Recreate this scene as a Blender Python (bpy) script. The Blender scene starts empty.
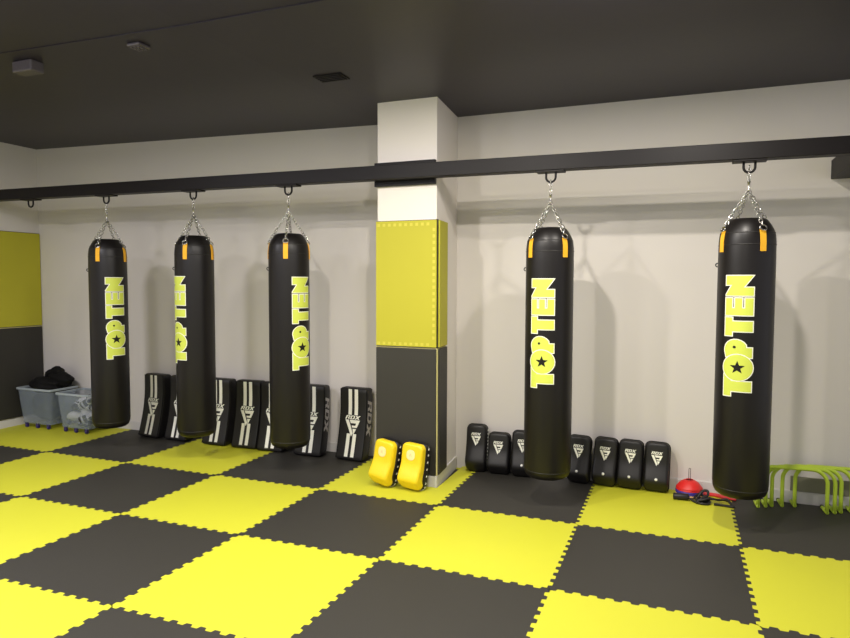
import bpy, bmesh, math, random
from mathutils import Vector, Matrix
from mathutils.geometry import tessellate_polygon
random.seed(4)
SC = bpy.context.scene
COL = SC.collection
PI = math.pi
CAM = Vector((5.614, -4.3668, 1.6182))

# ------------------------------------------------------------------ materials
def lin(c):
    return tuple(((v/255)/12.92 if v/255 <= .04045 else ((v/255+.055)/1.055)**2.4) for v in c)
MATS = {}
def mat(name, rgb, rough=.5, metal=0., spec=.5, bump=0., bscale=200., vary=0., vscale=3., alpha=1., coat=0., trans=0., sheen=0.):
    m = bpy.data.materials.new(name); m.use_nodes = True
    nt = m.node_tree; b = nt.nodes['Principled BSDF']
    c = lin(rgb)
    b.inputs['Base Color'].default_value = (*c, 1)
    b.inputs['Roughness'].default_value = rough
    b.inputs['Metallic'].default_value = metal
    b.inputs['Specular IOR Level'].default_value = spec
    b.inputs['Alpha'].default_value = alpha
    b.inputs['Coat Weight'].default_value = coat
    b.inputs['Transmission Weight'].default_value = trans
    b.inputs['Sheen Weight'].default_value = sheen
    tc = nt.nodes.new('ShaderNodeTexCoord')
    if vary > 0:
        n = nt.nodes.new('ShaderNodeTexNoise'); n.inputs['Scale'].default_value = vscale; n.inputs['Detail'].default_value = 5
        r = nt.nodes.new('ShaderNodeMapRange'); r.inputs['To Min'].default_value = 1-vary; r.inputs['To Max'].default_value = 1+vary
        h = nt.nodes.new('ShaderNodeHueSaturation'); h.inputs['Color'].default_value = (*c, 1)
        nt.links.new(tc.outputs['Object'], n.inputs['Vector']); nt.links.new(n.outputs['Fac'], r.inputs['Value'])
        nt.links.new(r.outputs['Result'], h.inputs['Value']); nt.links.new(h.outputs['Color'], b.inputs['Base Color'])
    if bump > 0:
        n2 = nt.nodes.new('ShaderNodeTexNoise'); n2.inputs['Scale'].default_value = bscale; n2.inputs['Detail'].default_value = 3
        bp = nt.nodes.new('ShaderNodeBump'); bp.inputs['Strength'].default_value = bump; bp.inputs['Distance'].default_value = .002
        nt.links.new(tc.outputs['Object'], n2.inputs['Vector']); nt.links.new(n2.outputs['Fac'], bp.inputs['Height'])
        nt.links.new(bp.outputs['Normal'], b.inputs['Normal'])
    MATS[name] = m
    return m
YEL = (196, 196, 44); BLK = (45, 43, 38)
M_YEL = mat('yellow_foam', YEL, .62, bump=.25, bscale=300, vary=.03, vscale=2)
M_BLK = mat('black_foam', BLK, .6, bump=.25, bscale=300, vary=.06, vscale=2)
M_YWALL = mat('mustard_foam', (178, 172, 40), .65, bump=.2, bscale=300, vary=.03, vscale=2)
M_YBACK = mat('cream_foam_edge', (232, 222, 150), .7)
M_YTEETH = mat('pale_yellow_foam', (198, 190, 66), .6)
M_WALL = mat('white_plaster', (213, 208, 203), .85, bump=.15, bscale=60, vary=.015, vscale=1.3)
M_PILLAR = mat('pillar_plaster', (228, 222, 215), .8, bump=.1, bscale=60, vary=.01)
M_CEIL = mat('black_ceiling_paint', (28, 22, 35), .45, bump=.25, bscale=9, vary=.1, vscale=1.5)
M_BASE = mat('baseboard_paint', (205, 202, 198), .5, vary=.02)
M_STEEL = mat('black_painted_steel', (17, 13, 13), .5, spec=.25, vary=.06, vscale=6)
M_VINYL = mat('black_bag_vinyl', (18, 15, 14), .4, spec=.38, bump=.12, bscale=120, vary=.05)
M_SEAM = mat('bag_seam', (22, 20, 20), .55)
M_CHROME = mat('chrome', (200, 198, 192), .25, metal=1.)
M_TAB = mat('orange_webbing', (238, 176, 34), .7, bump=.3, bscale=400)
M_LIME = mat('lime_print', (206, 218, 84), .5, vary=.03, vscale=14)
M_WPRINT = mat('white_print', (238, 238, 226), .5)
M_LEATHER = mat('black_pad_leather', (18, 16, 17), .5, bump=.2, bscale=90, vary=.08, vscale=6)
M_NYLON = mat('black_nylon', (10, 9, 9), .8, spec=.25, bump=.5, bscale=350, vary=.1, vscale=20)
M_YLEATHER = mat('yellow_pad_leather', (238, 208, 28), .42, bump=.12, bscale=80, vary=.02)
M_CREAM = mat('cream_print', (250, 230, 160), .5)
M_TUB = mat('cloudy_plastic', (160, 172, 186), .3, alpha=.26)
M_RIM = mat('cloudy_plastic_rim', (176, 186, 190), .3, alpha=.85)
M_PURPLE = mat('purple_plastic', (50, 36, 104), .4)
M_GWHITE = mat('white_glove_leather', (226, 226, 228), .45, vary=.03, vscale=12)
M_HURDLE = mat('lime_plastic_tube', (190, 216, 62), .4)
M_RED = mat('red_plastic', (214, 38, 34), .45)
M_BLUE = mat('blue_plastic', (66, 52, 150), .45)
M_ORANGE = mat('peach_plastic', (250, 196, 140), .5)
M_RUBBER = mat('red_rubber', (206, 44, 52), .5)
M_DARK = mat('black_rubber', (24, 20, 22), .5)
M_GREYSTRIP = mat('olive_grey_plastic', (126, 124, 104), .55)
M_GREYFIT = mat('grey_fitting', (78, 72, 76), .5, vary=.25, vscale=60)
M_WSTUD = mat('white_stud', (240, 240, 236), .3)

# ------------------------------------------------------------------ mesh helpers
def obj(name, bm, m, parent=None, smooth=False, loc=None):
    me = bpy.data.meshes.new(name)
    bmesh.ops.recalc_face_normals(bm, faces=bm.faces[:]) if smooth != 'keep' else None
    bm.to_mesh(me); bm.free()
    for mm in (m if isinstance(m, (list, tuple)) else [m]): me.materials.append(mm)
    if smooth:
        for p in me.polygons: p.use_smooth = True
        if smooth == 'auto':
            me.set_sharp_from_angle(angle=math.radians(40))
    o = bpy.data.objects.new(name, me); COL.objects.link(o)
    if parent: o.parent = parent
    if loc: o.location = loc
    return o
def tag(o, label, cat, group=None, kind=None):
    if label: o['label'] = label
    if cat: o['category'] = cat
    if group: o['group'] = group
    if kind: o['kind'] = kind
    return o
def thing(name, label, cat, loc=(0, 0, 0), rot=(0, 0, 0), group=None):
    o = bpy.data.objects.new(name, None); COL.objects.link(o)
    o.empty_display_size = .1
    o.location = loc; o.rotation_euler = rot
    return tag(o, label, cat, group)
def dup(o, parent=None):
    c = o.copy(); COL.objects.link(c)
    if parent: c.parent = parent
    for ch in list(o.children): dup(ch, c)
    return c
def box(bm, lo, hi, bev=0., M=None):
    r = bmesh.ops.create_cube(bm, size=1.)
    vs = r['verts']
    for v in vs:
        v.co = Vector((lo[i] + (v.co[i]+.5)*(hi[i]-lo[i]) for i in range(3)))
    if bev > 0:
        es = list({e for v in vs for e in v.link_edges})
        rr = bmesh.ops.bevel(bm, geom=es, offset=bev, segments=2, profile=.5, affect='EDGES', clamp_overlap=True)
        vs = list({v for f in rr['faces'] for v in f.verts} | {v for v in vs if v.is_valid})
    if M:
        for v in vs: v.co = M @ v.co
    return vs
def tube(bm, pts, r, n=10, closed=False, caps=True):
    pts = [Vector(p) for p in pts]; N = len(pts)
    rings = []; up = None
    for i, p in enumerate(pts):
        if closed: d = pts[(i+1) % N]-pts[i-1]
        else: d = pts[min(i+1, N-1)]-pts[max(i-1, 0)]
        d.normalize()
        if up is None:
            up = Vector((0, 0, 1)) if abs(d.z) < .9 else Vector((1, 0, 0))
        a = (up - d*up.dot(d)); a.normalize(); b = d.cross(a); up = a
        rr = r[i] if isinstance(r, (list, tuple)) else r
        rings.append([bm.verts.new(p + (a*math.cos(2*PI*k/n) + b*math.sin(2*PI*k/n))*rr) for k in range(n)])
    for i in range(N if closed else N-1):
        A, B = rings[i], rings[(i+1) % N]
        for k in range(n): bm.faces.new((A[k], A[(k+1) % n], B[(k+1) % n], B[k]))
    if caps and not closed:
        bm.faces.new(rings[0][::-1]); bm.faces.new(rings[-1])
def lathe(bm, prof, n=48, cx=0, cy=0):
    rings = []
    for r, z in prof:
        if r < 1e-5: rings.append([bm.verts.new((cx, cy, z))])
        else: rings.append([bm.verts.new((cx+r*math.cos(2*PI*k/n), cy+r*math.sin(2*PI*k/n), z)) for k in range(n)])
    for A, B in zip(rings, rings[1:]):
        for k in range(n):
            k2 = (k+1) % n
            if len(A) == 1 and len(B) == 1: continue
            if len(A) == 1: bm.faces.new((A[0], B[k], B[k2]))
            elif len(B) == 1: bm.faces.new((A[k], A[k2], B[0]))
            else: bm.faces.new((A[k], A[k2], B[k2], B[k]))
def loft(bm, secs, cap=True):
    rings = [[bm.verts.new(p) for p in s] for s in secs]
    for A, B in zip(rings, rings[1:]):
        n = len(A)
        for k in range(n): bm.faces.new((A[k], A[(k+1) % n], B[(k+1) % n], B[k]))
    if cap: bm.faces.new(rings[0][::-1]); bm.faces.new(rings[-1])
def arc(p0, p1, p2, r, n=6):
    """fillet points of corner p1"""
    p0, p1, p2 = map(Vector, (p0, p1, p2))
    a = (p0-p1).normalized(); b = (p2-p1).normalized()
    th = a.angle(b); t = r/math.tan(th/2)
    s, e = p1+a*t, p1+b*t; c = p1+(a+b).normalized()*(r/math.sin(th/2))
    out = []
    for i in range(n+1):
        u = i/n; q = s.lerp(e, u)-c
        out.append(c+q.normalized()*r)
    return out
def rrect(w, h, r, n=5):
    """rounded rectangle centred at 0 as (a,b) list"""
    out = []
    for cx, cy, a0 in ((w/2-r, h/2-r, 0), (-w/2+r, h/2-r, PI/2), (-w/2+r, -h/2+r, PI), (w/2-r, -h/2+r, 1.5*PI)):
        for i in range(n+1):
            a = a0+PI/2*i/n
            out.append((cx+r*math.cos(a), cy+r*math.sin(a)))
    return out
def circ(cx, cy, r, n=28):
    return [(cx+r*math.cos(2*PI*k/n), cy+r*math.sin(2*PI*k/n)) for k in range(n)]
def star(cx, cy, r, a0=PI/2):
    return [(cx+(r if k % 2 == 0 else r*.42)*math.cos(a0+PI*k/5), cy+(r if k % 2 == 0 else r*.42)*math.sin(a0+PI*k/5)) for k in range(10)]
def grow(poly, d):
    A = sum(poly[i-1][0]*poly[i][1]-poly[i][0]*poly[i-1][1] for i in range(len(poly)))
    s = 1 if A > 0 else -1
    out = []; n = len(poly)
    for i in range(n):
        p0, p1, p2 = Vector(poly[i-1]), Vector(poly[i]), Vector(poly[(i+1) % n])
        e1 = (p1-p0).normalized(); e2 = (p2-p1).normalized()
        n1 = Vector((e1.y, -e1.x))*s; n2 = Vector((e2.y, -e2.x))*s
        b = n1+n2
        if b.length < .3: b = n1
        b = b.normalized(); k = max(.5, b.dot(n1))
        q = p1+b*(d/k); out.append((q.x, q.y))
    return out
def flat(polys, fn, cuts=(), thick=.0006):
    """polys: list of polygons or [outer, hole..]; cut along u / v lines, then mapped by fn(u,v,h) and given a real thickness"""
    bm = bmesh.new()
    for P in polys:
        loops = P if isinstance(P[0][0], (tuple, list)) else [P]
        vl = [[Vector((x, y, 0)) for x, y in L] for L in loops]
        vs = [bm.verts.new(v) for L in vl for v in L]
        for t in tessellate_polygon(vl):
            try: bm.faces.new([vs[i] for i in t])
            except ValueError: pass
    for axis, val in cuts:
        no = (1, 0, 0) if axis == 'u' else (0, 1, 0)
        co = (val, 0, 0) if axis == 'u' else (0, val, 0)
        bmesh.ops.bisect_plane(bm, geom=bm.verts[:]+bm.edges[:]+bm.faces[:], plane_co=co, plane_no=no)
    r = bmesh.ops.extrude_face_region(bm, geom=bm.faces[:])
    top = {g for g in r['geom'] if isinstance(g, bmesh.types.BMVert)}
    for v in bm.verts:
        v.co = Vector(fn(v.co.x, v.co.y, thick if v in top else 0.))
    return bm

# ------------------------------------------------------------------ camera
yaw, pitch, roll, F = .3751, -.0543, .0029, 646.8
fw = Vector((-math.sin(yaw)*math.cos(pitch), math.cos(yaw)*math.cos(pitch), math.sin(pitch)))
rt = Vector((math.cos(yaw), math.sin(yaw), 0)); up = rt.cross(fw)
r2 = rt*math.cos(roll)+up*math.sin(roll); u2 = -rt*math.sin(roll)+up*math.cos(roll)
cd = bpy.data.cameras.new('camera'); cam = bpy.data.objects.new('camera', cd); COL.objects.link(cam)
Mx = Matrix((r2, u2, -fw)).transposed().to_4x4(); Mx.translation = CAM
cam.matrix_world = Mx
cd.sensor_width = 36; cd.lens = F*36/850; cd.sensor_fit = 'HORIZONTAL'
cd.clip_start = .05
SC.camera = cam

# ------------------------------------------------------------------ the room
YW = 1.05; XL = -1.37
def ceil_z(x): return 3.066+max(0, 3.0-x)*.0217
def struct(o): o['kind'] = 'structure'; return o
bm = bmesh.new(); box(bm, (XL-.2, -8, -.3), (9.5, YW+.2, -.022))
fl = struct(obj('floor', bm, M_BLK))
m = bpy.data.materials.new('mat_checker'); m.use_nodes = True; nt = m.node_tree
tc = nt.nodes.new('ShaderNodeTexCoord'); sx = nt.nodes.new('ShaderNodeSeparateXYZ'); cb = nt.nodes.new('ShaderNodeCombineXYZ')
ck = nt.nodes.new('ShaderNodeTexChecker'); ck.inputs['Scale'].default_value = 1
ad = nt.nodes.new('ShaderNodeVectorMath'); ad.operation = 'ADD'; ad.inputs[1].default_value = (20, 20, 0)
cb.inputs[2].default_value = .5
nt.links.new(tc.outputs['Object'], ad.inputs[0]); nt.links.new(ad.outputs[0], sx.inputs[0])
nt.links.new(sx.outputs[0], cb.inputs[0]); nt.links.new(sx.outputs[1], cb.inputs[1]); nt.links.new(cb.outputs[0], ck.inputs['Vector'])
ck.inputs['Color1'].default_value = (*lin(BLK), 1); ck.inputs['Color2'].default_value = (*lin(YEL), 1)
b = nt.nodes['Principled BSDF']; b.inputs['Roughness'].default_value = .62
nt.links.new(ck.outputs['Color'], b.inputs['Base Color'])
fl.data.materials[0] = m

bm = bmesh.new(); box(bm, (XL-.2, YW, -.022), (9.5, YW+.2, 3.3)); struct(obj('wall_back', bm, M_WALL))
bm = bmesh.new(); box(bm, (XL-.2, -6, -.022), (XL, YW, 3.3)); struct(obj('wall_left', bm, M_WALL))
bm = bmesh.new()
xs = [XL, -.2, 1, 2, 3, 9.5]
A = [bm.verts.new((x, YW, ceil_z(x))) for x in xs]; B = [bm.verts.new((x, -8, ceil_z(x))) for x in xs]
C = [bm.verts.new((x, YW, 3.4)) for x in xs]; D = [bm.verts.new((x, -8, 3.4)) for x in xs]
for i in range(5):
    for P, Q in ((A, B), (D, C), (C, A), (B, D)): bm.faces.new((P[i], P[i+1], Q[i+1], Q[i]))
for i in (0, 5): bm.faces.new((A[i], B[i], D[i], C[i]))
struct(obj('ceiling', bm, M_CEIL))
# ceiling seam line parallel to the wall
bm = bmesh.new()
for x0, x1 in zip(xs, xs[1:]):
    vs = box(bm, (x0, -1.41, 0), (x1, -1.39, .02))
    for v in vs: v.co.z += ceil_z(v.co.x)-.005
struct(obj('trim_1', bm, M_CEIL))
def bboard(name, lo, hi):
    bm = bmesh.new(); box(bm, lo, hi, .004); return struct(obj(name, bm, M_BASE))
bboard('baseboard_back', (3.86, YW-.014, -.022), (9.5, YW, .09))
bboard('baseboard_rear', (XL+.014, YW-.014, -.022), (3.32, YW, .09))
bboard('baseboard_left', (XL, -6, -.022), (XL+.014, YW, .085))
# pillar
PX0, PX1, PY = 3.318, 3.832, .405
SK = -.078
def shear(bm, ox=0, oy=0):
    for v in bm.verts:
        if v.co.x+ox > PX1-.05: v.co.x += max(0, v.co.y+oy-PY)*SK
bm = bmesh.new(); box(bm, (PX0, PY, -.022), (PX1, YW, 3.2), .006); shear(bm); struct(obj('pillar', bm, M_PILLAR))
bm = bmesh.new()
box(bm, (PX0-.01, PY-.022, -.022), (PX1+.014, PY, .088), .003); box(bm, (PX1, PY, -.022), (PX1+.014, YW-.015, .088), .003); shear(bm)
struct(obj('baseboard_pillar', bm, M_BASE))

# ------------------------------------------------------------------ floor mats
NT = 12; TD = .0108
def seam(a, b, fixed, axis, i0):
    """teeth along a seam between two mats, from a to b (unit apart)"""
    pts = []; p = 1/NT
    for k in range(NT):
        t0 = k*p; s = TD
        for t, d in ((t0+.04*p, -s), (t0+.46*p, -s), (t0+.54*p, s), (t0+.96*p, s)):
            pts.append((t, d))
    seq = [(0, 0)]+pts+[(1, 0)]
    lo, hi = min(a, b), max(a, b)
    out = [((lo+t, fixed+d) if axis == 'x' else (fixed+d, lo+t)) for t, d in seq]
    return out if a < b else out[::-1]
def mat_poly(i, j, x0=None):
    poly = []
    poly += seam(i, i+1, j, 'x', 0)[:-1]
    poly += seam(j, j+1, i+1, 'y', 0)[:-1] if j < 0 else [q for q in seam(j, j+1, i+1, 'y', 0)][:-1]
    if j == 0:
        T = YW-.016
        poly.append((i+1, 1)); poly.append((i+1, T))
        if i == 3: poly += [(PX1+.02, T), (PX1+.02, PY-.026), (PX0-.016, PY-.026), (PX0-.016, T)]
        poly.append((i if x0 is None else x0, T))
        if x0 is None: poly.append((i, 1))
    else:
        poly += seam(i+1, i, j+1, 'x', 0)[:-1]
    if x0 is None: poly += seam(j+1, j, i, 'y', 0)[:-1]
    else: poly += [(x0, j)]
    out = []
    for q in poly:
        if not out or (abs(q[0]-out[-1][0])+abs(q[1]-out[-1][1])) > 1e-6: out.append(q)
    return out
MATLAB = {
 (-1, 0): 'yellow foam floor mat in the far left corner in front of the two plastic tubs',
 (0, 0): 'black foam floor mat under the leftmost hanging bag and the leftmost striped shield',
 (1, 0): 'yellow foam floor mat against the back wall below the second hanging bag from left',
 (2, 0): 'black foam floor mat below the hanging bag next left of the pillar',
 (3, 0): 'yellow foam floor mat around the pillar foot under the two yellow pads',
 (4, 0): 'black foam floor mat below the hanging bag just right of the pillar',
 (5, 0): 'yellow foam floor mat under the cone stack and tangled black strap',
 (6, 0): 'black foam floor mat under the green hurdles',
 (-1, -1): 'sliver of black foam floor mat at left edge, touching the far corner yellow mat',
 (0, -1): 'yellow foam floor mat at left edge one row out from the leftmost hanging bag',
 (1, -1): 'black foam floor mat one row in front of the second bag from left',
 (2, -1): 'yellow foam floor mat one row in front of the bag next left of the pillar',
 (3, -1): 'black foam floor mat directly in front of the yellow mat at the pillar foot',
 (4, -1): 'yellow foam floor mat one row in front of the bag just right of the pillar',
 (5, -1): 'black foam floor mat one row in front of the cones and tangled strap',
 (6, -1): 'yellow foam floor mat at right edge one row in front of the hurdles',
 (0, -2): 'tiny corner of black foam floor mat at left edge, nearer than the yellow edge mat',
 (1, -2): 'yellow foam floor mat cut by the left edge, third row from the back wall',
 (2, -2): 'black foam floor mat wholly in view in the third row from the back wall',
 (3, -2): 'yellow foam floor mat in the third row, large in the lower left middle',
 (4, -2): 'black foam floor mat in the third row, cut by the bottom edge below the pillar',
 (5, -2): 'yellow foam floor mat in the third row, cut by the bottom edge on the right',
 (6, -2): 'small corner of black foam floor mat at the bottom right corner',
 (2, -3): 'yellow foam floor mat corner in the bottom left corner',
 (3, -3): 'black foam floor mat corner at the bottom edge on the left',
}
for (i, j), lab in MATLAB.items():
    P = mat_poly(i, j, XL+.016 if (i, j) == (-1, 0) else None)
    yel = (i+j) % 2 == 1
    cx, cy = i+.5, j+.5
    bm = bmesh.new()
    vl = [Vector((x-cx, y-cy, 0)) for x, y in P]
    vs = [bm.verts.new(v) for v in vl]
    for t in tessellate_polygon([vl]):
        try: bm.faces.new([vs[k] for k in t])
        except ValueError: pass
    bmesh.ops.recalc_face_normals(bm, faces=bm.faces[:])
    for f in bm.faces:
        if f.normal.z < 0: f.normal_flip()
    r = bmesh.ops.extrude_face_region(bm, geom=bm.faces[:])
    for g in r['geom']:
        if isinstance(g, bmesh.types.BMVert): g.co.z -= .021
    o = obj('puzzle_mat', bm, M_YEL if yel else M_BLK, loc=(cx, cy, 0))
    tag(o, lab, 'floor mat', 'interlocking floor mats')

# ------------------------------------------------------------------ wall mats (left wall and pillar)
def wall_mat(label, group, lo, hi, face_axis, yel, dashes=()):
    """a foam mat standing against a wall: face layer and a backing layer of the other colour"""
    c = [(lo[k]+hi[k])/2 for k in range(3)]; c[2] = lo[2]
    t = thing('wall_mat', label, 'wall mat', c, group=group)
    L = [lo[k]-c[k] for k in range(3)]; H = [hi[k]-c[k] for k in range(3)]
    fl_, fh = L[:], H[:]; bl, bh = L[:], H[:]
    k, s = face_axis
    mid = .55
    if s < 0: bl[k] = fh[k] = L[k]+(H[k]-L[k])*mid
    else: bh[k] = fl_[k] = L[k]+(H[k]-L[k])*(1-mid)
    for q in range(3):
        if q != k: fl_[q] += .005; fh[q] -= .005
    bm = bmesh.new(); box(bm, fl_, fh, .002); shear(bm, c[0], c[1]) if k == 0 and c[0] > 3 else None; fbm = bm
    bm = bmesh.new(); box(bm, bl, bh, .001); shear(bm, c[0], c[1]) if k == 0 and c[0] > 3 else None; obj('mat_backing', bm, M_BLK if yel else M_YBACK, t)
    if dashes:
        bm = fbm; old = set(bm.faces)
        f = L[k] if s < 0 else H[k]
        q = 1-k
        for side in dashes:
            if side in 'tb':
                w = fh[q]-fl_[q]; n = 11
                zc = fh[2]-.03 if side == 't' else fl_[2]+.02
                for i in range(n-1):
                    a = fl_[q]+w*(i+.25)/n; b_ = a+w/n*.5
                    lo_ = [0, 0, zc-.012]; hi_ = [0, 0, zc+.012]
                    lo_[q] = a; hi_[q] = b_; lo_[k] = f-.001; hi_[k] = f+.001
                    box(bm, lo_, hi_)
            else:
                n = 20; h = fh[2]-fl_[2]
                for i in range(1, n-1):
                    a = fl_[2]+h*(i+.25)/n; b_ = a+h/n*.5
                    lo_ = [0, 0, a]; hi_ = [0, 0, b_]
                    lo_[q] = fh[q]-.032; hi_[q] = fh[q]-.01; lo_[k] = f-.001; hi_[k] = f+.001
                    box(bm, lo_, hi_)
        for fc in bm.faces:
            if fc not in old: fc.material_index = 1
    obj('mat_face', fbm, [M_YWALL if yel else M_BLK, M_YTEETH], t)
    return t
FX0, FX1 = PX0-.006, PX1+.012
G = 'foam mats on the pillar'
wall_mat('yellow foam mat fixed on the front of the pillar above the black one', G, (FX0, PY-.026, 1.112), (FX1, PY, 2.122), (1, -1), True, 'tbr')
wall_mat('black foam mat on the front of the pillar behind the two yellow pads', G, (FX0, PY-.026, .09), (FX1, PY, 1.108), (1, -1), False)
wall_mat('narrow yellow foam mat on the right side of the pillar, upper half', G, (PX1, PY+.001, 1.112), (PX1+.026, PY+.245, 2.122), (0, 1), True)
wall_mat('narrow black foam mat on the right side of the pillar, lower half', G, (PX1, PY+.001, .09), (PX1+.026, PY+.245, 1.108), (0, 1), False)
G = 'foam mats on the left wall'
wall_mat('yellow foam mat high on the left wall beside the corner', G, (XL, .045, 1.118), (XL+.022, YW-.003, 2.19), (0, 1), True)
wall_mat('black foam mat low on the left wall behind the plastic tubs', G, (XL, .045, .088), (XL+.022, YW-.003, 1.114), (0, 1), False)

# ------------------------------------------------------------------ beam
def bz(x): return 2.437-.0066*(x-3.37)
BAGX = [.49, 1.53, 2.53, 4.735, 6.012]
BY = .32
beam = thing('hanging_beam', 'long black steel beam running along the wall and past the pillar, carrying the bags', 'beam', (0, BY, bz(0)))
bm = bmesh.new(); vs = box(bm, (XL, -.05, 0), (9.3, .05, .108), .004)
for v in bm.verts: v.co.z += bz(v.co.x)-bz(0)
obj('beam_bar', bm, M_STEEL, beam)
bm = bmesh.new(); box(bm, (PX0-.012, .052, bz(3.6)-bz(0)-.04), (PX1-.005, PY-BY, bz(3.6)-bz(0)+.148), .003)
obj('mounting_plate', bm, M_STEEL, beam)
bm = bmesh.new(); box(bm, (6.6, .05, -.085), (6.75, YW-BY, .05), .004); obj('wall_bracket', bm, M_STEEL, beam)
for x in BAGX+[-.53]:
    z0 = bz(x)-bz(0)
    bm = bmesh.new()
    box(bm, (x-.1, -.045, z0-.012), (x+.1, .045, z0), .002)
    hp = obj('hook_plate', bm, M_STEEL, beam)
    bm = bmesh.new()
    pts = [(x-.034, 0, z0-.005), (x-.034, 0, z0-.04)]
    pts += [(x+.034*math.cos(PI+PI*k/8), 0, z0-.045+.034*math.sin(PI+PI*k/8)) for k in range(9)]
    pts += [(x+.034, 0, z0-.04), (x+.034, 0, z0-.005)]
    tube(bm, pts, .008, 8); obj('hook', bm, M_STEEL, hp, True)

# ------------------------------------------------------------------ punching bags
BR = .17; ZB, ZT = .212, 2.008
def chain_bm(p0, p1, wire=.0032, ln=.03, wd=.011):
    p0, p1 = Vector(p0), Vector(p1); d = p1-p0; L = d.length; d.normalize()
    n = max(2, round(L/(ln-2*wire))); st = L/n
    a = d.orthogonal().normalized(); b = d.cross(a)
    bm = bmesh.new()
    for i in range(n):
        c = p0+d*st*(i+.5); s = a if i % 2 else b
        h = ln/2-wd+.0015
        pts = [c+d*h+(d*math.sin(t)+s*math.cos(t))*(wd-wire*.5) for t in [PI*k/5 for k in range(6)]]
        pts += [c-d*h+(-d*math.sin(t)-s*math.cos(t))*(wd-wire*.5) for t in [PI*k/5 for k in range(6)]]
        tube(bm, pts, wire, 6, closed=True)
    return bm
def body_r(z):
    """outer radius of the bag at height z"""
    for (r0, z0), (r1, z1) in zip(PROF, PROF[1:]):
        if z0 <= z <= z1 and z1 > z0: return r0+(r1-r0)*(z-z0)/(z1-z0)
    return 0
PROF = [(0, 0), (.11, 0), (.135, .005), (.155, .02), (.165, .045), (.17, .085), (.1705, .6), (.17, 1.55), (.169, 1.66), (.165, 1.70), (.158, 1.728), (.14, 1.765), (.118, 1.797), (.105, 1.808), (.095, 1.81), (.085, 1.804), (0, 1.8)]
KU = .1445; KV = .154
def letters():
    T1 = [(0, .77), (0, 1.07), (.95, 1.07), (.95, .77), (.66, .77), (.66, 0), (.22, 0), (.22, .77)]
    O = circ(1.27, .53, .575)
    P = [(1.72, 0), (1.72, 1.0)] + [(2.05+.45*math.cos(a), .62+.45*math.sin(a)) for a in [PI*.62-PI*.95*k/10 for k in range(11)]] + [(2.15, .22), (2.15, 0)]
    T2 = [(2.67, .77), (2.67, 1.07), (3.47, 1.07), (3.47, .77), (3.3, .77), (3.3, 0), (2.86, 0), (2.86, .77)]
    E = [(3.57, 0), (3.57, 1.07), (4.32, 1.07), (4.32, .79), (3.88, .79), (3.88, .68), (4.32, .68), (4.32, .41), (3.88, .41), (3.88, .3), (4.32, .3), (4.32, 0)]
    N = [(4.43, 0), (4.43, 1.07), (4.47, 1.07), (4.9, .82), (4.9, 1.07), (5.3, 1.07), (5.3, .02), (4.79, .37), (4.79, 0)]
    return [T1, P, T2, E, N], O
def wrap(u, v, h):
    a = -(v-.53)*KV/BR; z = .888-ZB+u*KU; r = BR+.0012+h
    return (r*math.sin(a), -r*math.cos(a), z)
cuts = [('v', .53+k*.09) for k in range(-7, 8)]
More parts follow.
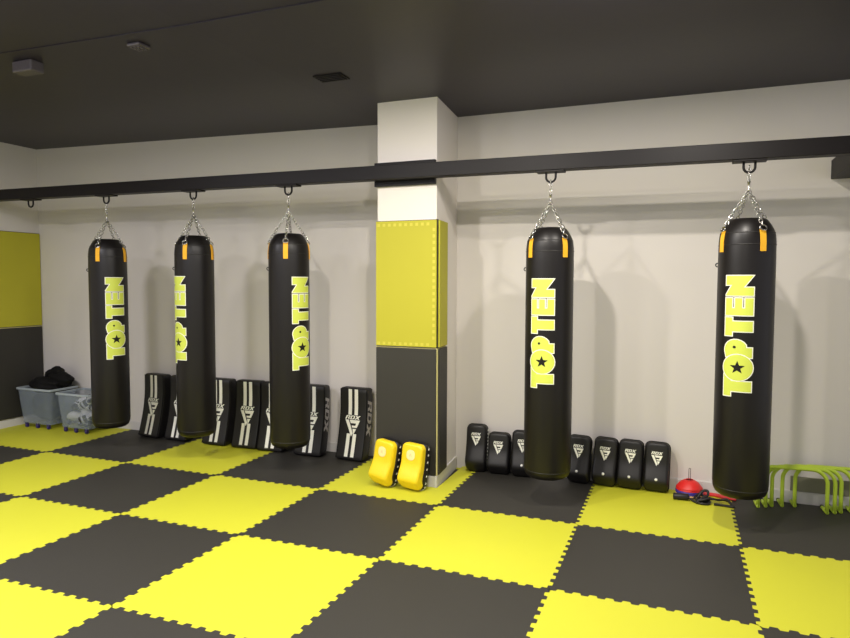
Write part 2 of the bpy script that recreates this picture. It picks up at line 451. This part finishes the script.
def make_bag():
    t = thing('punching_bag', '', 'punching bag')
    bm = bmesh.new(); lathe(bm, PROF, 64); obj('bag_body', bm, M_VINYL, t, True)
    for z in (.06, 1.64, 1.715):
        bm = bmesh.new(); lathe(bm, [(body_r(z)-.001, z-.004), (body_r(z)+.0018, z-.002), (body_r(z)+.0018, z+.002), (body_r(z)-.001, z+.004)], 64)
        obj('seam_band', bm, M_SEAM, t, True)
    zj = 2.205-ZB
    for k in range(4):
        a = PI/2*k; e = Vector((math.sin(a), -math.cos(a), 0)); s = Vector((math.cos(a), math.sin(a), 0))
        bm = bmesh.new(); rows = []
        zs = [1.595, 1.62, 1.66, 1.69, 1.71, 1.73]
        for z in zs:
            R = body_r(z)
            rows.append(([bm.verts.new(e*(R+.001)+s*w+Vector((0, 0, z))) for w in (-.019, 0, .019)], [bm.verts.new(e*(R+.005)+s*w+Vector((0, 0, z))) for w in (-.019, 0, .019)]))
        for (i0, o0), (i1, o1) in zip(rows, rows[1:]):
            for w in (0, 1):
                bm.faces.new((o0[w], o0[w+1], o1[w+1], o1[w])); bm.faces.new((i0[w+1], i0[w], i1[w], i1[w+1]))
            bm.faces.new((i0[0], o0[0], o1[0], i1[0])); bm.faces.new((o0[2], i0[2], i1[2], o1[2]))
        for i0, o0 in (rows[0], rows[-1]):
            bm.faces.new((i0[0], i0[1], o0[1], o0[0])); bm.faces.new((i0[1], i0[2], o0[2], o0[1]))
        tb = obj('strap_tab', bm, M_TAB, t)
        c = e*(body_r(1.735)+.012)+Vector((0, 0, 1.742)); q = (e*-.5+Vector((0, 0, 1))).normalized()
        bm = bmesh.new(); tube(bm, [c+s*.022*math.cos(w)+q*.02*math.sin(w) for w in [2*PI*i/14 for i in range(14)]], .004, 7, closed=True)
        obj('ring', bm, M_CHROME, tb, True)
        obj('chain', chain_bm(c+q*.016, (0, 0, zj)), M_CHROME, t, True)
    bm = bmesh.new(); zz = zj
    lathe(bm, [(0, zz-.01), (.008, zz-.008), (.012, zz+.004), (.007, zz+.01), (.007, zz+.03), (.011, zz+.06), (.011, zz+.05), (0, zz+.055)], 16)
    obj('swivel', bm, M_CHROME, t, True)
    obj('chain', chain_bm((0, 0, zj+.05), (0, 0, 2.362-ZB)), M_CHROME, t, True)
    L, O = letters(); g = .04
    o1 = obj('lettering_outline', flat([grow(q, g) for q in L[2:]], wrap, cuts, .0006), M_WPRINT, t)
    obj('lettering', flat(L[2:], lambda u, v, h: wrap(u, v, h+.0008), cuts, .0005), M_LIME, o1)
    for q in L[:2]:
        obj('letter_outline', flat([grow(q, g)], wrap, cuts, .0006), M_WPRINT, o1)
        obj('letter', flat([q], lambda u, v, h: wrap(u, v, h+.0008), cuts, .0005), M_LIME, o1)
    obj('letter_ring_outline', flat([grow(O, g)], lambda u, v, h: wrap(u, v, h+.0016), cuts, .0005), M_WPRINT, o1)
    obj('letter_ring', flat([O], lambda u, v, h: wrap(u, v, h+.0023), cuts, .0005), M_LIME, o1)
    obj('lettering_star', flat([star(1.27, .53, .3, 0)], lambda u, v, h: wrap(u, v, h+.003), cuts, .0005), M_VINYL, o1)
    obj('letter_counter', flat([circ(2.17, .66, .06, 12)], lambda u, v, h: wrap(u, v, h+.0016), cuts, .0005), M_VINYL, o1)
    bm = bmesh.new(); a = -PI/2-.15
    e = Vector((math.sin(a), -math.cos(a), 0)); c = e*(BR+.004)+Vector((0, 0, 1.515))
    tube(bm, [c+Vector((0, 0, .012*math.sin(w)))+e*.012*math.cos(w) for w in [2*PI*i/12 for i in range(12)]], .004, 6, closed=True)
    obj('side_ring', bm, M_SEAM, t, True)
    return t
bag0 = make_bag()
BAGLAB = ['black punching bag nearest the left wall, hanging beside the plastic tubs',
          'black punching bag hanging second from the left wall, its lettering turned to its left edge',
          'black punching bag hanging next left of the pillar, lettering on its right side',
          'black punching bag hanging just right of the pillar, above small black pads',
          'black punching bag hanging furthest right beside the green hurdles']
TABA = [-30, -27, -9, -52, -58]; LOGA = [20, -56, 37, -16, -12]
for i, x in enumerate(BAGX):
    o = bag0 if i == 0 else dup(bag0)
    ac = math.atan2(CAM.x-x, -(CAM.y-BY))
    tabs = TABA[i]
    o.location = (x, BY, ZB+bz(x)-bz(4.7)+[-.015, 0, 0, 0, .03][i])
    o.rotation_euler = (0, 0, ac+math.radians(tabs))
    for ch in o.children:
        if ch.name.startswith('lettering_outline'): ch.rotation_euler = (0, 0, math.radians(LOGA[i]-tabs))
        if ch.name.startswith('side_ring'): ch.rotation_euler = (0, 0, math.radians(-tabs))
    tag(o, BAGLAB[i], 'punching bag', 'hanging punching bags')

# ------------------------------------------------------------------ RDX lettering
def rdx(u0, v0, h, sl=.22, sx=1.):
    """the letters R D X, italic; returns polys, total width ~2.3h"""
    def S(P): return [(u0+(x+y*sl)*h*sx, v0+y*h) for x, y in P]
    R = S([(0, 0), (0, 1), (.62, 1), (.72, .88), (.72, .55), (.6, .42), (.75, 0), (.52, 0), (.4, .4), (.22, .4), (.22, 0)])
    Rh = S([(.22, .58), (.22, .8), (.5, .8), (.5, .58)])
    D = S([(.82, 0), (.82, 1), (1.36, 1), (1.54, .82), (1.54, .18), (1.36, 0)])
    Dh = S([(1.04, .2), (1.04, .8), (1.26, .8), (1.32, .72), (1.32, .28), (1.26, .2)])
    X = S([(1.58, 0), (1.86, .5), (1.58, 1), (1.84, 1), (2.0, .7), (2.16, 1), (2.42, 1), (2.14, .5), (2.42, 0), (2.16, 0), (2.0, .3), (1.84, 0)])
    return [[R, Rh], [D, Dh], X]
def tri_mark(cx, top, w, h):
    """inverted triangle mark: diagonal stroke, slotted bar and lower wedge"""
    def S(P): return [(cx+x*w, top-y*h) for x, y in P]
    return [S([(-.5, 0), (-.27, 0), (.07, .8), (-.02, 1)]),
            S([(-.21, 0), (.5, 0), (.31, .46), (.0, .46), (-.05, .34), (.2, .34), (.25, .2), (-.12, .2)]),
            S([(.03, .53), (.28, .53), (.11, .88)])]

# ------------------------------------------------------------------ striped kick shields
SW, SH, ST = .285, .655, .13
def sh_front(z):     # y of the front face (back plane ~ 0); curved so the foot kicks forward
    t = z/SH
    return -ST-.085*max(0, 1-t/.75)**1.6-.012*t**3
def make_shield():
    t = thing('kick_shield', '', 'kick shield')
    bm = bmesh.new(); secs = []
    n = 18
    zs = [(0, .018), (.004, .008), (.014, .001)]+[(.014+(SH-.028)*k/n, 0) for k in range(1, n)]+[(SH-.014, .001), (SH-.004, .008), (SH, .018)]
    for z, ins in zs:
        yf = sh_front(z); yb = yf+ST*(1-.12*z/SH)
        r = .016
        secs.append([(x, (yf+yb)/2+y, z) for x, y in rrect(SW-2*ins, (yb-yf)-2*ins, r, 3)])
    loft(bm, secs); obj('shield_body', bm, M_LEATHER, t, 'auto')
    bm = bmesh.new()
    for s in (-1, 1):
        tube(bm, [(s*(SW/2-.006), sh_front(z)+.004, z) for z in [.012+(SH-.024)*k/16 for k in range(17)]], .0045, 6)
    obj('piping', bm, M_NYLON, t, True)
    fn = lambda u, v, h: (u, sh_front(v)-.0014-h, v)
    cz = [('v', z) for z, q in zs]
    for s in (-1, 1):
        st = []
        st.append([(s*.032-.018, .405), (s*.032+.018, .405), (s*.032+.018, SH-.012), (s*.032-.018, SH-.012)])
        st.append([(s*.032-.018, .03), (s*.032+.018, .03), (s*.032+.018, .235), (s*.032-.018, .235)])
        for q in st: obj('stripe', flat([q], fn, cz), M_WPRINT, t)
    lg = rdx(-.08, .366, .034, .22, 1.8)
    lg += tri_mark(0, .36, .155, .15) if True else [[(-.066, .355), (-.045, .36), (.012, .23), (-.005, .21)], [(-.038, .355), (.07, .355), (.055, .30), (-.008, .295), (.012, .27), (.04, .265), (.03, .22), (.01, .245), (-.024, .315), (.03, .318), (.028, .332), (-.032, .334)]]
    obj('logo', flat(lg, fn, cz), M_WPRINT, t)
    # RDX down the right side
    sd = rdx(0, 0, .075, .18)
    def fs(u, v, h):
        z = .545-u*1.75; ym = sh_front(z)+ST*.42
        return (SW/2+.0006+h, ym+(v-.037), z)
    obj('side_lettering', flat(sd, fs, [('u', .02*k) for k in range(1, 12)]), MATS.get('grey_print') or mat('grey_print', (170, 166, 166), .5), t)
    return t
sh0 = make_shield()
SX = [.485, .835, 1.315, 1.665, 1.965, 2.39, 2.845]
SLAB = ['black striped kick shield furthest left, leaning alone between the first two bags',
        'black striped kick shield almost hidden behind the second bag from left, its left edge showing',
        'black striped kick shield half hidden by the right edge of the second bag',
        'black striped kick shield in full view midway between the second and third bags',
        'black striped kick shield cut by the left edge of the bag left of the pillar',
        'black striped kick shield cut by the right edge of the bag left of the pillar',
        'black striped kick shield nearest the pillar, white stripes and side letters showing']
for i, x in enumerate(SX):
    o = sh0 if i == 0 else dup(sh0)
    o.location = (x, 1.005-.004*(i % 3), 0); o.rotation_euler = (math.radians(-2.2), 0, math.radians([-6, -3, 0, 2, 3, 2, -3][i]))
    if i < 5:
        for ch in list(o.children):
            if ch.name.startswith('side_lettering') and i > 0: bpy.data.objects.remove(ch)
    tag(o, SLAB[i], 'kick shield', 'striped kick shields along the back wall')

for ch in list(sh0.children):
    if ch.name.startswith('side_lettering'): bpy.data.objects.remove(ch)

# ------------------------------------------------------------------ hand-held pads
def sm(a, b, x):
    x = max(0, min(1, (x-a)/(b-a))); return x*x*(3-2*x)
def pad_front(x, z, w, h, t, bulge):
    y = -t
    y -= bulge*(1-sm(.15*h, .62*h, z))-(bulge+.03)*(1-sm(-.05*h, .24*h, z))
    y -= .006*(1-(2*x/w)**2)
    return y
def pad_shell(w, h, t, r, y0, y1, bulge, ins=(.0, .006, .018)):
    """rounded-corner pad from y0 (rear) to y1 (front, negative) with a soft front rim"""
    bm = bmesh.new(); secs = []
    def ring(sc_in, yk, front):
        P0 = rrect(w-2*sc_in, h-2*sc_in, max(.004, min(r-sc_in*.6, (w-2*sc_in)*.48)), 6); P = []
        for k in range(len(P0)):
            a, b_ = Vector(P0[k]), Vector(P0[(k+1) % len(P0)])
            m_ = (18 if abs(a.x-b_.x) < abs(a.y-b_.y) else 1) if k % 7 == 6 else 1
            P += [tuple(a.lerp(b_, q/m_)) for q in range(m_)]
        out = []
        for x, z in P:
            z += h/2
            out.append((x, yk(x, z), z))
        return out
    dF = lambda x, z: pad_front(x, z, w, h, t, bulge)+t   # displacement of the front
    secs.append(ring(.012, lambda x, z: y0, 0)); secs.append(ring(.003, lambda x, z: y0-.004, 0)); secs.append(ring(0, lambda x, z: y0-.012, 0))
    for k in range(1, 5):
        f = k/4
        secs.append(ring(0, lambda x, z, f=f: y0-.012+(y1+.02-y0+.012)*f+dF(x, z)*f, 0))
    for i_, d_ in ((.003, .010), (.009, .003), (.018, .0)):
        secs.append(ring(i_, lambda x, z, d_=d_: y1+d_+dF(x, z), 1))
    S = min(w, h)/2
    for f in (.3, .42, .55, .68):
        secs.append(ring(S*f, lambda x, z: y1+dF(x, z), 1))
    loft(bm, secs, cap=False)
    bm.verts.ensure_lookup_table(); n = len(secs[0])
    bm.faces.new(bm.verts[:n][::-1])
    last = bm.verts[len(bm.verts)-n:]
    Lf = sorted([v for v in last if v.co.x < 0], key=lambda v: v.co.z); Rt = sorted([v for v in last if v.co.x > 0], key=lambda v: v.co.z)
    for q in range(len(Lf)-1): bm.faces.new((Lf[q], Rt[q], Rt[q+1], Lf[q+1]))
    return bm
TW, TH, TT = .19, .385, .085
def black_pad(name, w, h, dot, lace=False):
    t = thing(name, '', 'strike pad')
    obj('pad_body', pad_shell(w, h, TT, .042, 0, -TT, .035), M_LEATHER, t, True)
    fn = lambda u, v, k: (u, pad_front(u, v, w, h, TT, .035)-.002-k, v)
    cz = [('v', h*k/16) for k in range(8, 16)]+[('u', .02*k) for k in range(-3, 4)]
    lg = rdx(-.043, h-.09, .022, .2, 1.5)+tri_mark(0, h-.096, .084, .082)
    obj('logo', flat(lg, fn, cz), M_WPRINT, t)
    bm = bmesh.new()
    for s in (-1, 1):
        vs = [(s*(w/2+.001), -.05, z) for z in [h*.2+h*.6*k/10 for k in range(11)]]
    pts = [(x, -.03, z+h/2) for x, z in rrect(w+.004, h+.004, .044, 6)]
    tube(bm, pts, .004, 6, closed=True); obj('piping', bm, M_NYLON, t, True)
    if dot:
        bm = bmesh.new(); r = bmesh.ops.create_uvsphere(bm, u_segments=16, v_segments=10, radius=.011)
        for v in bm.verts: v.co = Vector((v.co.x+.002, v.co.y*.5+pad_front(0, .1, w, h, TT, .035)-.001, v.co.z+.1))
        obj('stud', bm, M_WSTUD, t, True)
    if lace:
        bm = bmesh.new(); pts = []
        for k in range(23):
            pts.append((w/2+.0045, -.015-(.03 if k % 2 else 0), h*.1+h*.82*k/22))
        tube(bm, pts, .0035, 5); obj('lacing', bm, M_WPRINT, t, True)
    return t
pA = black_pad('strike_pad', .178, .40, False, True)
pB = black_pad('strike_pad', .186, .345, False)
pC = black_pad('strike_pad', .182, .378, True)
LEAN = -7
def put(o, x, y, lab, rz=0, ry=0):
    o.location = (x-.028, y, abs(ry)*.0016); o.rotation_euler = (math.radians(LEAN), math.radians(ry), math.radians(rz))
    tag(o, lab, 'strike pad', 'small black pads along the back wall')
put(pA, 4.035, .965, 'tall black strike pad with white side lacing, nearest the pillar', 4)
put(pB, 4.235, .965, 'short black strike pad without stud, second from the pillar', 2)
for x, lab, rz, ry in ((4.44, 'black strike pad with stud, cut by the left edge of the bag beyond the pillar', 5, 0),
                   (4.905, 'black strike pad partly hidden by the right edge of the bag right of the pillar', -5, 1),
                   (5.108, 'black strike pad with white stud, fully in view, next to the half hidden one', -4, 2),
                   (5.306, 'black strike pad with white stud, second from the cone stack', -4, 1),
                   (5.502, 'black strike pad with white stud, standing nearest the red cone stack', -2, 1)):
    o = pC if x == 4.44 else dup(pC)
    put(o, x, .965, lab, rz, ry)
def yellow_pad(label, loc, rot):
    w, h, t_ = .195, .36, .115
    t = thing('thai_pad', label, 'strike pad', loc, rot, 'yellow pads at the pillar')
    obj('pad_back', pad_shell(w+.014, h+.006, .062, .045, 0, -.062, .02), M_LEATHER, t, True)
    obj('pad_face', pad_shell(w, h, t_, .045, -.05, -t_, .04), M_YLEATHER, t, True)
    fn = lambda u, v, k: (u, pad_front(u, v, w, h, t_, .04)-.002-k, v)
    lg = obj('emblem', flat([[(a_, b_+h-.088) for a_, b_ in rrect(.078, .08, .032, 6)]], fn, [('u', .012*k) for k in range(-2, 3)]), M_CREAM, t)
    obj('emblem_mark', flat([[(-.012, h-.1), (0, h-.074), (.012, h-.1), (.007, h-.1), (0, h-.084), (-.007, h-.1)]], lambda u, v, k: fn(u, v, k+.0007)), M_ORANGE, lg)
    bm = bmesh.new()
    P = rrect(w+.0135, h+.0075, .046, 6); n = len(P)
    # white stitches round the black side band
    tot = []
    for i in range(n):
        a, b_ = Vector(P[i]), Vector(P[(i+1) % n]); L = (b_-a).length
        k = max(1, round(L/.028))
        for q in range(k): tot.append((a.lerp(b_, (q+.5)/k), (b_-a).normalized()))
    for c, d in tot[::2] if len(tot) > 40 else tot:
        z = c.y+h/2; y = -.03
        box(bm, (-.008, -.006, -.0015), (.008, .006, .0015), 0, Matrix.Translation((c.x, y, z)) @ Matrix.Rotation(-math.atan2(d.y, d.x), 4, 'Y') @ Matrix.Rotation(.5, 4, 'Z'))
    obj('stitching', bm, M_WPRINT, t)
    return t
yellow_pad('yellow strike pad leaning on the pillar, tilted, the left of the pair', (3.45, .315, .008), (math.radians(-6), math.radians(5), math.radians(-17)))
yellow_pad('yellow strike pad leaning on the pillar, the more upright one at the right corner', (3.70, .315, .003), (math.radians(-6), math.radians(2), math.radians(-12)))

# ------------------------------------------------------------------ plastic tubs and what is in them
def tub(label, x0, x1, y0, y1, h):
    cx, cy = (x0+x1)/2, (y0+y1)/2; w, d = x1-x0, y1-y0
    t = thing('storage_tub', label, 'storage tub', (cx, cy, 0))
    bm = bmesh.new()
    def S(sc, z, ins=0): return [(a, b_, z) for a, b_ in rrect(w*sc-2*ins, d*sc-2*ins, .035, 5)]
    loft(bm, [S(.84, .05, .004), S(.84, .05+.004), S(.86, .12), S(.93, h*.62), S(.985, h-.02), S(.985, h-.005), S(.985, h-.005, .004), S(.93, h*.62, .004), S(.84, .056, .004)])
    obj('tub_wall', bm, M_TUB, t, 'auto')
    bm = bmesh.new()
    loft(bm, [S(.99, h-.022), S(1.04, h-.02), S(1.045, h-.004), S(1.03, h), S(.97, h), S(.97, h-.018), S(.99, h-.022)], cap=False)
    obj('rim', bm, M_RIM, t, 'auto')
    for sx_ in (-.32, 0, .32):
        for sy in (-1, 1):
            bm = bmesh.new(); xx, yy = w*sx_, sy*(d*.42-.02)
            lathe(bm, [(0, -.012), (.017, -.012), (.02, -.007), (.02, .007), (.017, .012), (0, .012)], 16)
            for v in bm.verts: v.co = Vector((xx+v.co.z, yy+v.co.y, .02+v.co.x))
            box(bm, (xx-.016, yy-.014, .026), (xx+.016, yy+.014, .055), .003)
            obj('wheel', bm, M_PURPLE, t)
    return t
tub('cloudy grey plastic tub in the corner with a black cloth bag heaped in it', -1.27, -.745, .64, 1.0, .45)
tub('cloudy plastic tub of white gloves beside the leftmost hanging bag', -.665, -.185, .64, 1.0, .43)
def lump(bm, c, r, seed, sub=4, amp=.12, fl_=0.):
    rnd = random.Random(seed); ph = [rnd.uniform(0, 6.28) for _ in range(6)]
    bb = bmesh.ops.create_icosphere(bm, subdivisions=sub, radius=1)
    for v in bb['verts']:
        p = v.co.copy()
        k = 1+amp*(math.sin(4*p.x+ph[0])*math.sin(3*p.y+ph[1])+.6*math.sin(7*p.z+ph[2]+3*p.x)+.4*math.sin(9*p.y+ph[3])*math.cos(8*p.x+ph[4]))
        v.co = Vector((c[0]+p.x*k*r[0], c[1]+p.y*k*r[1], c[2]+p.z*k*r[2]))
bagt = thing('cloth_bag', 'crumpled black cloth bag heaped over the rim of the corner tub', 'bag', (-1.01, .82, .07))
bm = bmesh.new()
lump(bm, (0, 0, .17), (.19, .125, .165), 2, amp=.05)
lump(bm, (-.03, .0, .40), (.21, .13, .09), 3, amp=.1)
lump(bm, (.13, .06, .46), (.19, .08, .085), 5, amp=.1)
lump(bm, (.08, .07, .53), (.09, .06, .075), 7, amp=.1)
obj('bag_cloth', bm, M_NYLON, bagt, True)
bm = bmesh.new(); tube(bm, [(.03+.075*math.cos(a), .05+.02*math.sin(2*a), .47+.075*math.sin(a)) for a in [PI*k/12 for k in range(13)]], .03, 10)
obj('strap', bm, M_NYLON, bagt, True)
# gloves
def make_glove():
    t = thing('boxing_glove', '', 'boxing glove')
    bm = bmesh.new()
    bb = bmesh.ops.create_uvsphere(bm, u_segments=20, v_segments=14, radius=1)
    for v in bb['verts']:
        p = v.co.copy()
        y = p.y*.095
        v.co = Vector((p.x*.055*(1+.12*p.y), y, p.z*.05*(1+.15*p.y)-.25*max(0, p.y)**2*.08))
    obj('fist', bm, M_GWHITE, t, True)
    bm = bmesh.new(); tube(bm, [(.03, -.04, .01), (.058, -.01, .012), (.064, .03, .008), (.052, .06, .0), (.04, .072, 0)], [.016, .022, .023, .02, .008], 12)
    obj('thumb', bm, M_DARK, t, True)
    bm = bmesh.new(); tube(bm, [(0, -.065, 0), (0, -.085, 0), (0, -.125, 0), (0, -.14, 0)], [.036, .04, .043, .04], 18)
    obj('cuff', bm, M_DARK, t, True)
    bm = bmesh.new(); tube(bm, [(0, -.1, 0), (0, -.118, 0)], [.0435, .0442], 18); obj('cuff_band', bm, M_GWHITE, t, True)
    return t
g0 = make_glove()
GL = [(-.53, .77, .13, .2, .3, 2.2, 'white glove low at the left end of the right tub'),
      (-.40, .78, .16, 1.2, .2, .6, 'white glove standing low in the middle of the right tub'),
      (-.29, .775, .15, .4, .5, -.6, 'white glove low at the right end of the right tub, beside the bag'),
      (-.37, .76, .26, .2, .2, 1.7, 'white glove lying across the middle height of the right tub'),
      (-.27, .76, .335, .6, .3, -1.0, 'black cuffed white glove high in the right tub next to the bag'),
      (-.52, .85, .27, .3, .2, .2, 'white glove at the rear of the right tub, behind the front ones'),
      (-.27, .82, .45, 1.5, .2, .5, 'topmost white glove with black cuff above the tub rim')]
for i, (x, y, z, a, b_, c, lab) in enumerate(GL):
    o = g0 if i == 0 else dup(g0)
    o.location = (x+.02, y, z+.035); o.rotation_euler = (a, b_, c); o.scale = (1.0,)*3
    tag(o, lab, 'boxing glove', 'gloves in the right tub')
bm = bmesh.new(); lump(bm, (0, .01, .07), (.15, .075, .07), 8, amp=.08)
lump(bm, (.02, .03, .22), (.14, .06, .1), 9, amp=.08)
tag(obj('training_jacket', bm, M_NYLON, None, True, loc=(-.43, .87, .06)), 'dark cloth bundle stuffed behind the gloves in the right tub', 'cloth')

# ------------------------------------------------------------------ cones
def cone_bm(z0, R=.095, hh=.062):
    bm = bmesh.new()
    prof = [(R, 0), (R, .004), (R*.93, .012), (R*.72, hh*.62), (R*.5, hh*.84), (R*.3, hh), (R*.27, hh-.003), (R*.48, hh*.84-.005), (R*.7, hh*.62-.005), (R*.9, .007), (R-.003, 0), (R, 0)]
    lathe(bm, prof, 36); return bm
CX, CY = 5.715, .935
for k, (mm, lab, R) in enumerate(((M_ORANGE, 'peach marker cone at the bottom of the stack', .1), (M_BLUE, 'blue marker cone in the stack, above the peach one', .1), (M_BLUE, 'blue marker cone in the stack, just beneath the red ones', .1), (M_RED, 'lower red marker cone in the stack, on the blue ones', .098), (M_RED, 'topmost red marker cone of the stack', .096))):
    tag(obj('marker_cone', cone_bm(0, R), mm, None, True, loc=(CX, CY, .012+.0125*k)), lab, 'cone', 'stacked marker cones')
st = thing('cone_stand', 'thin wire stand with a loop handle through the marker cones', 'cone stand', (CX, CY, 0))
bm = bmesh.new(); lathe(bm, [(0, 0), (.055, 0), (.055, .005), (.02, .011), (0, .011)], 28); obj('base', bm, M_DARK, st)
bm = bmesh.new()
tube(bm, [(-.006, 0, .009), (-.006, 0, .205)]+[(.006*math.cos(PI-PI*k/6), 0, .205+.006*math.sin(PI*k/6)) for k in range(1, 6)]+[(.006, 0, .205), (.006, 0, .009)], .0022, 6)
obj('handle', bm, M_GREYFIT, st, True)

# ------------------------------------------------------------------ strap tangle and red band
def spl(P, n=8):
    P = [Vector(p) for p in P]; out = []
    for i in range(len(P)-1):
        a, b_, c, d = P[max(i-1, 0)], P[i], P[i+1], P[min(i+2, len(P)-1)]
        for k in range(n):
            t = k/n
            out.append(.5*((2*b_)+(c-a)*t+(2*a-5*b_+4*c-d)*t*t+(3*b_-a-3*c+d)*t**3))
    out.append(P[-1]); return out
rope = thing('strap_rope', 'tangled black strap with a fat black handle lying on the yellow mat', 'strap', (5.8, .79, 0))
bm = bmesh.new(); tube(bm, [(-.2, .0, .026), (-.195, 0, .026), (-.1, .01, .026), (-.09, .01, .026)], [.018, .025, .025, .02], 14); obj('handle', bm, M_DARK, rope, True)
bm = bmesh.new()
tube(bm, spl([(-.1, .01, .026), (-.05, -.03, .012), (0, -.06, .01), (.05, -.04, .012), (.04, .02, .03), (-.02, .03, .05), (-.05, -.01, .03), (-.01, -.045, .03), (.05, -.02, .045), (.06, .03, .03), (.12, .04, .02), (.17, .03, .035), (.2, -.02, .012), (.21, -.05, .009), (.16, -.04, .009), (.08, -.035, .009)]), .009, 8)
tube(bm, spl([(-.03, .0, .03), (.0, .02, .075), (.035, .03, .085), (.04, .0, .06), (.0, -.03, .04), (-.04, -.055, .01)]), .010, 8)
tube(bm, spl([(.05, .0, .03), (.1, .01, .032), (.16, .05, .02), (.2, .04, .012)]), .007, 8)
obj('strap', bm, M_DARK, rope, True)
bm = bmesh.new(); box(bm, (-.03, -.03, .0), (.05, .03, .035), .01); obj('buckle', bm, M_NYLON, rope)
bm = bmesh.new()
tube(bm, spl([(-.12, .03, .014), (-.06, .015, .012), (.0, .02, .012), (.06, -.015, .012), (.1, -.02, .012), (.14, -.03, .012)]), .012, 10)
tube(bm, spl([(-.1, .055, .01), (.0, .05, .01), (.08, .015, .01), (.13, -.0, .01)]), .009, 10)
tag(obj('exercise_band', bm, M_RUBBER, None, True, loc=(5.9, .95, 0)), 'red rubber exercise band running from the cones under the far right bag', 'exercise band')

# ------------------------------------------------------------------ hurdles
HW, HH, HR = .44, .31, .0135
def make_hurdle():
    t = thing('training_hurdle', '', 'hurdle')
    bm = bmesh.new()
    A0, A1, B1, B0 = (-HW/2, 0, .01), (-HW/2, 0, HH), (HW/2, 0, HH), (HW/2, 0, .01)
    pts = [A0, (-HW/2, 0, .1)]+arc(A0, A1, B1, .1, 8)+arc(A1, B1, B0, .1, 8)+[(HW/2, 0, .1), B0]
    tube(bm, pts, HR, 12); obj('frame', bm, M_HURDLE, t, True)
    for s in (-1, 1):
        bm = bmesh.new(); x = s*HW/2
        tube(bm, [(x, -.012, HR), (x, .115, HR)], HR*.95, 12); f = obj('foot', bm, M_HURDLE, t, True)
        bm = bmesh.new(); tube(bm, [(x, .108, HR), (x, .13, HR)], HR*1.0, 12); obj('foot_cap', bm, M_DARK, f, True)
    return t
h0 = make_hurdle()
HLAB = ['green tube hurdle at the front left of the nested row, nearest the hanging bag', 'green tube hurdle second from the hanging bag in the nested row',
        'green tube hurdle third from the hanging bag in the nested row', 'green tube hurdle fourth from the hanging bag, close to the wall', 'green tube hurdle at the right end of the nested row, furthest from the bag']
for i in range(5):
    o = h0 if i == 0 else dup(h0)
    o.location = (6.395+[0, .052, .095, .165, .25][i], .84+.0285*i, 0); o.rotation_euler = (0, 0, math.radians(4))
    tag(o, HLAB[i], 'hurdle', 'nested green hurdles')
bm = bmesh.new(); box(bm, (6.41, YW-.018, .092), (9.0, YW, .2), .003)
tag(obj('wall_strip', bm, M_GREYSTRIP), 'olive grey strip along the wall above the baseboard, behind the green hurdles', 'wall strip')

# ------------------------------------------------------------------ small ceiling fittings
bm = bmesh.new(); box(bm, (-.05, -.05, -.02), (.05, .05, 0), .008)
for a in range(-1, 2):
    for b_ in range(-1, 2): box(bm, (a*.028-.008, b_*.028-.008, -.026), (a*.028+.008, b_*.028+.008, -.019))
tag(obj('ceiling_sensor', bm, M_GREYFIT, loc=(2.49, -1.24, ceil_z(2.49))), 'small speckled grey square fitting on the black ceiling', 'ceiling fitting')
bm = bmesh.new(); box(bm, (-.09, -.05, -.075), (.09, .05, 0), .01)
tag(obj('ceiling_box', bm, M_GREYFIT, loc=(1.5, -1.22, ceil_z(1.5))), 'pale grey box on the black ceiling near the upper left corner', 'ceiling fitting')
bm = bmesh.new(); box(bm, (-.11, -.07, -.008), (.11, .07, 0), .002)
for k in range(4): box(bm, (-.095, -.055+.03*k, -.014), (.095, -.042+.03*k, -.006))
tag(obj('ceiling_vent', bm, M_STEEL, loc=(3.3, -.3, ceil_z(3.3))), 'dark slotted vent on the black ceiling left of the pillar top', 'ceiling vent')

# ------------------------------------------------------------------ light
def lamp(x, y, w, col=(1, .93, .84), d=.14, z=3.045):
    """a round downlight at ceiling height, for room lamps and added fill"""
    l = bpy.data.lights.new('ceiling_or_fill_lamp', 'AREA'); l.shape = 'DISK'; l.size = d; l.energy = w; l.color = col
    o = bpy.data.objects.new('ceiling_or_fill_lamp', l); COL.objects.link(o); o.location = (x, y, z); return o
lamp(3.3, -1.75, 60, d=.1)
lamp(4.4, -1.32, 70, d=.1)
lamp(5.7, -.9, 50, d=.1)
lamp(.7, -2.4, 95, (.97, .93, 1), .5)
lamp(2.4, -4.2, 75, (1, .95, .9), .4)  # unseen fill light added well out from the wall
lamp(5.0, -5.2, 50, (1, .95, .9), .4)  # second added fill, behind the camera
def glow(x, y, z, w, col):
    """an added point light that brightens the ceiling and upper walls"""
    l = bpy.data.lights.new('added_glow_light', 'POINT'); l.shadow_soft_size = .08; l.energy = w; l.color = col
    o = bpy.data.objects.new('added_glow_light', l); COL.objects.link(o); o.location = (x, y, z)
glow(1.9, -2.5, 2.7, 24, (.85, .88, 1))  # no fixtures here: unseen lights added for ceiling glow and brighter upper walls
glow(3.2, -2.2, 2.75, 16, (.85, .88, 1))
glow(5.2, -1.3, 2.8, 9, (.85, .88, 1))
W = bpy.data.worlds.new('world'); SC.world = W; W.use_nodes = True
W.node_tree.nodes['Background'].inputs['Color'].default_value = (.96, .93, 1.0, 1)
W.node_tree.nodes['Background'].inputs['Strength'].default_value = .85
vs = SC.view_settings
vs.view_transform = 'Standard'; vs.look = 'None'; vs.gamma = 1; vs.use_curve_mapping = False
vs.exposure = -0.12
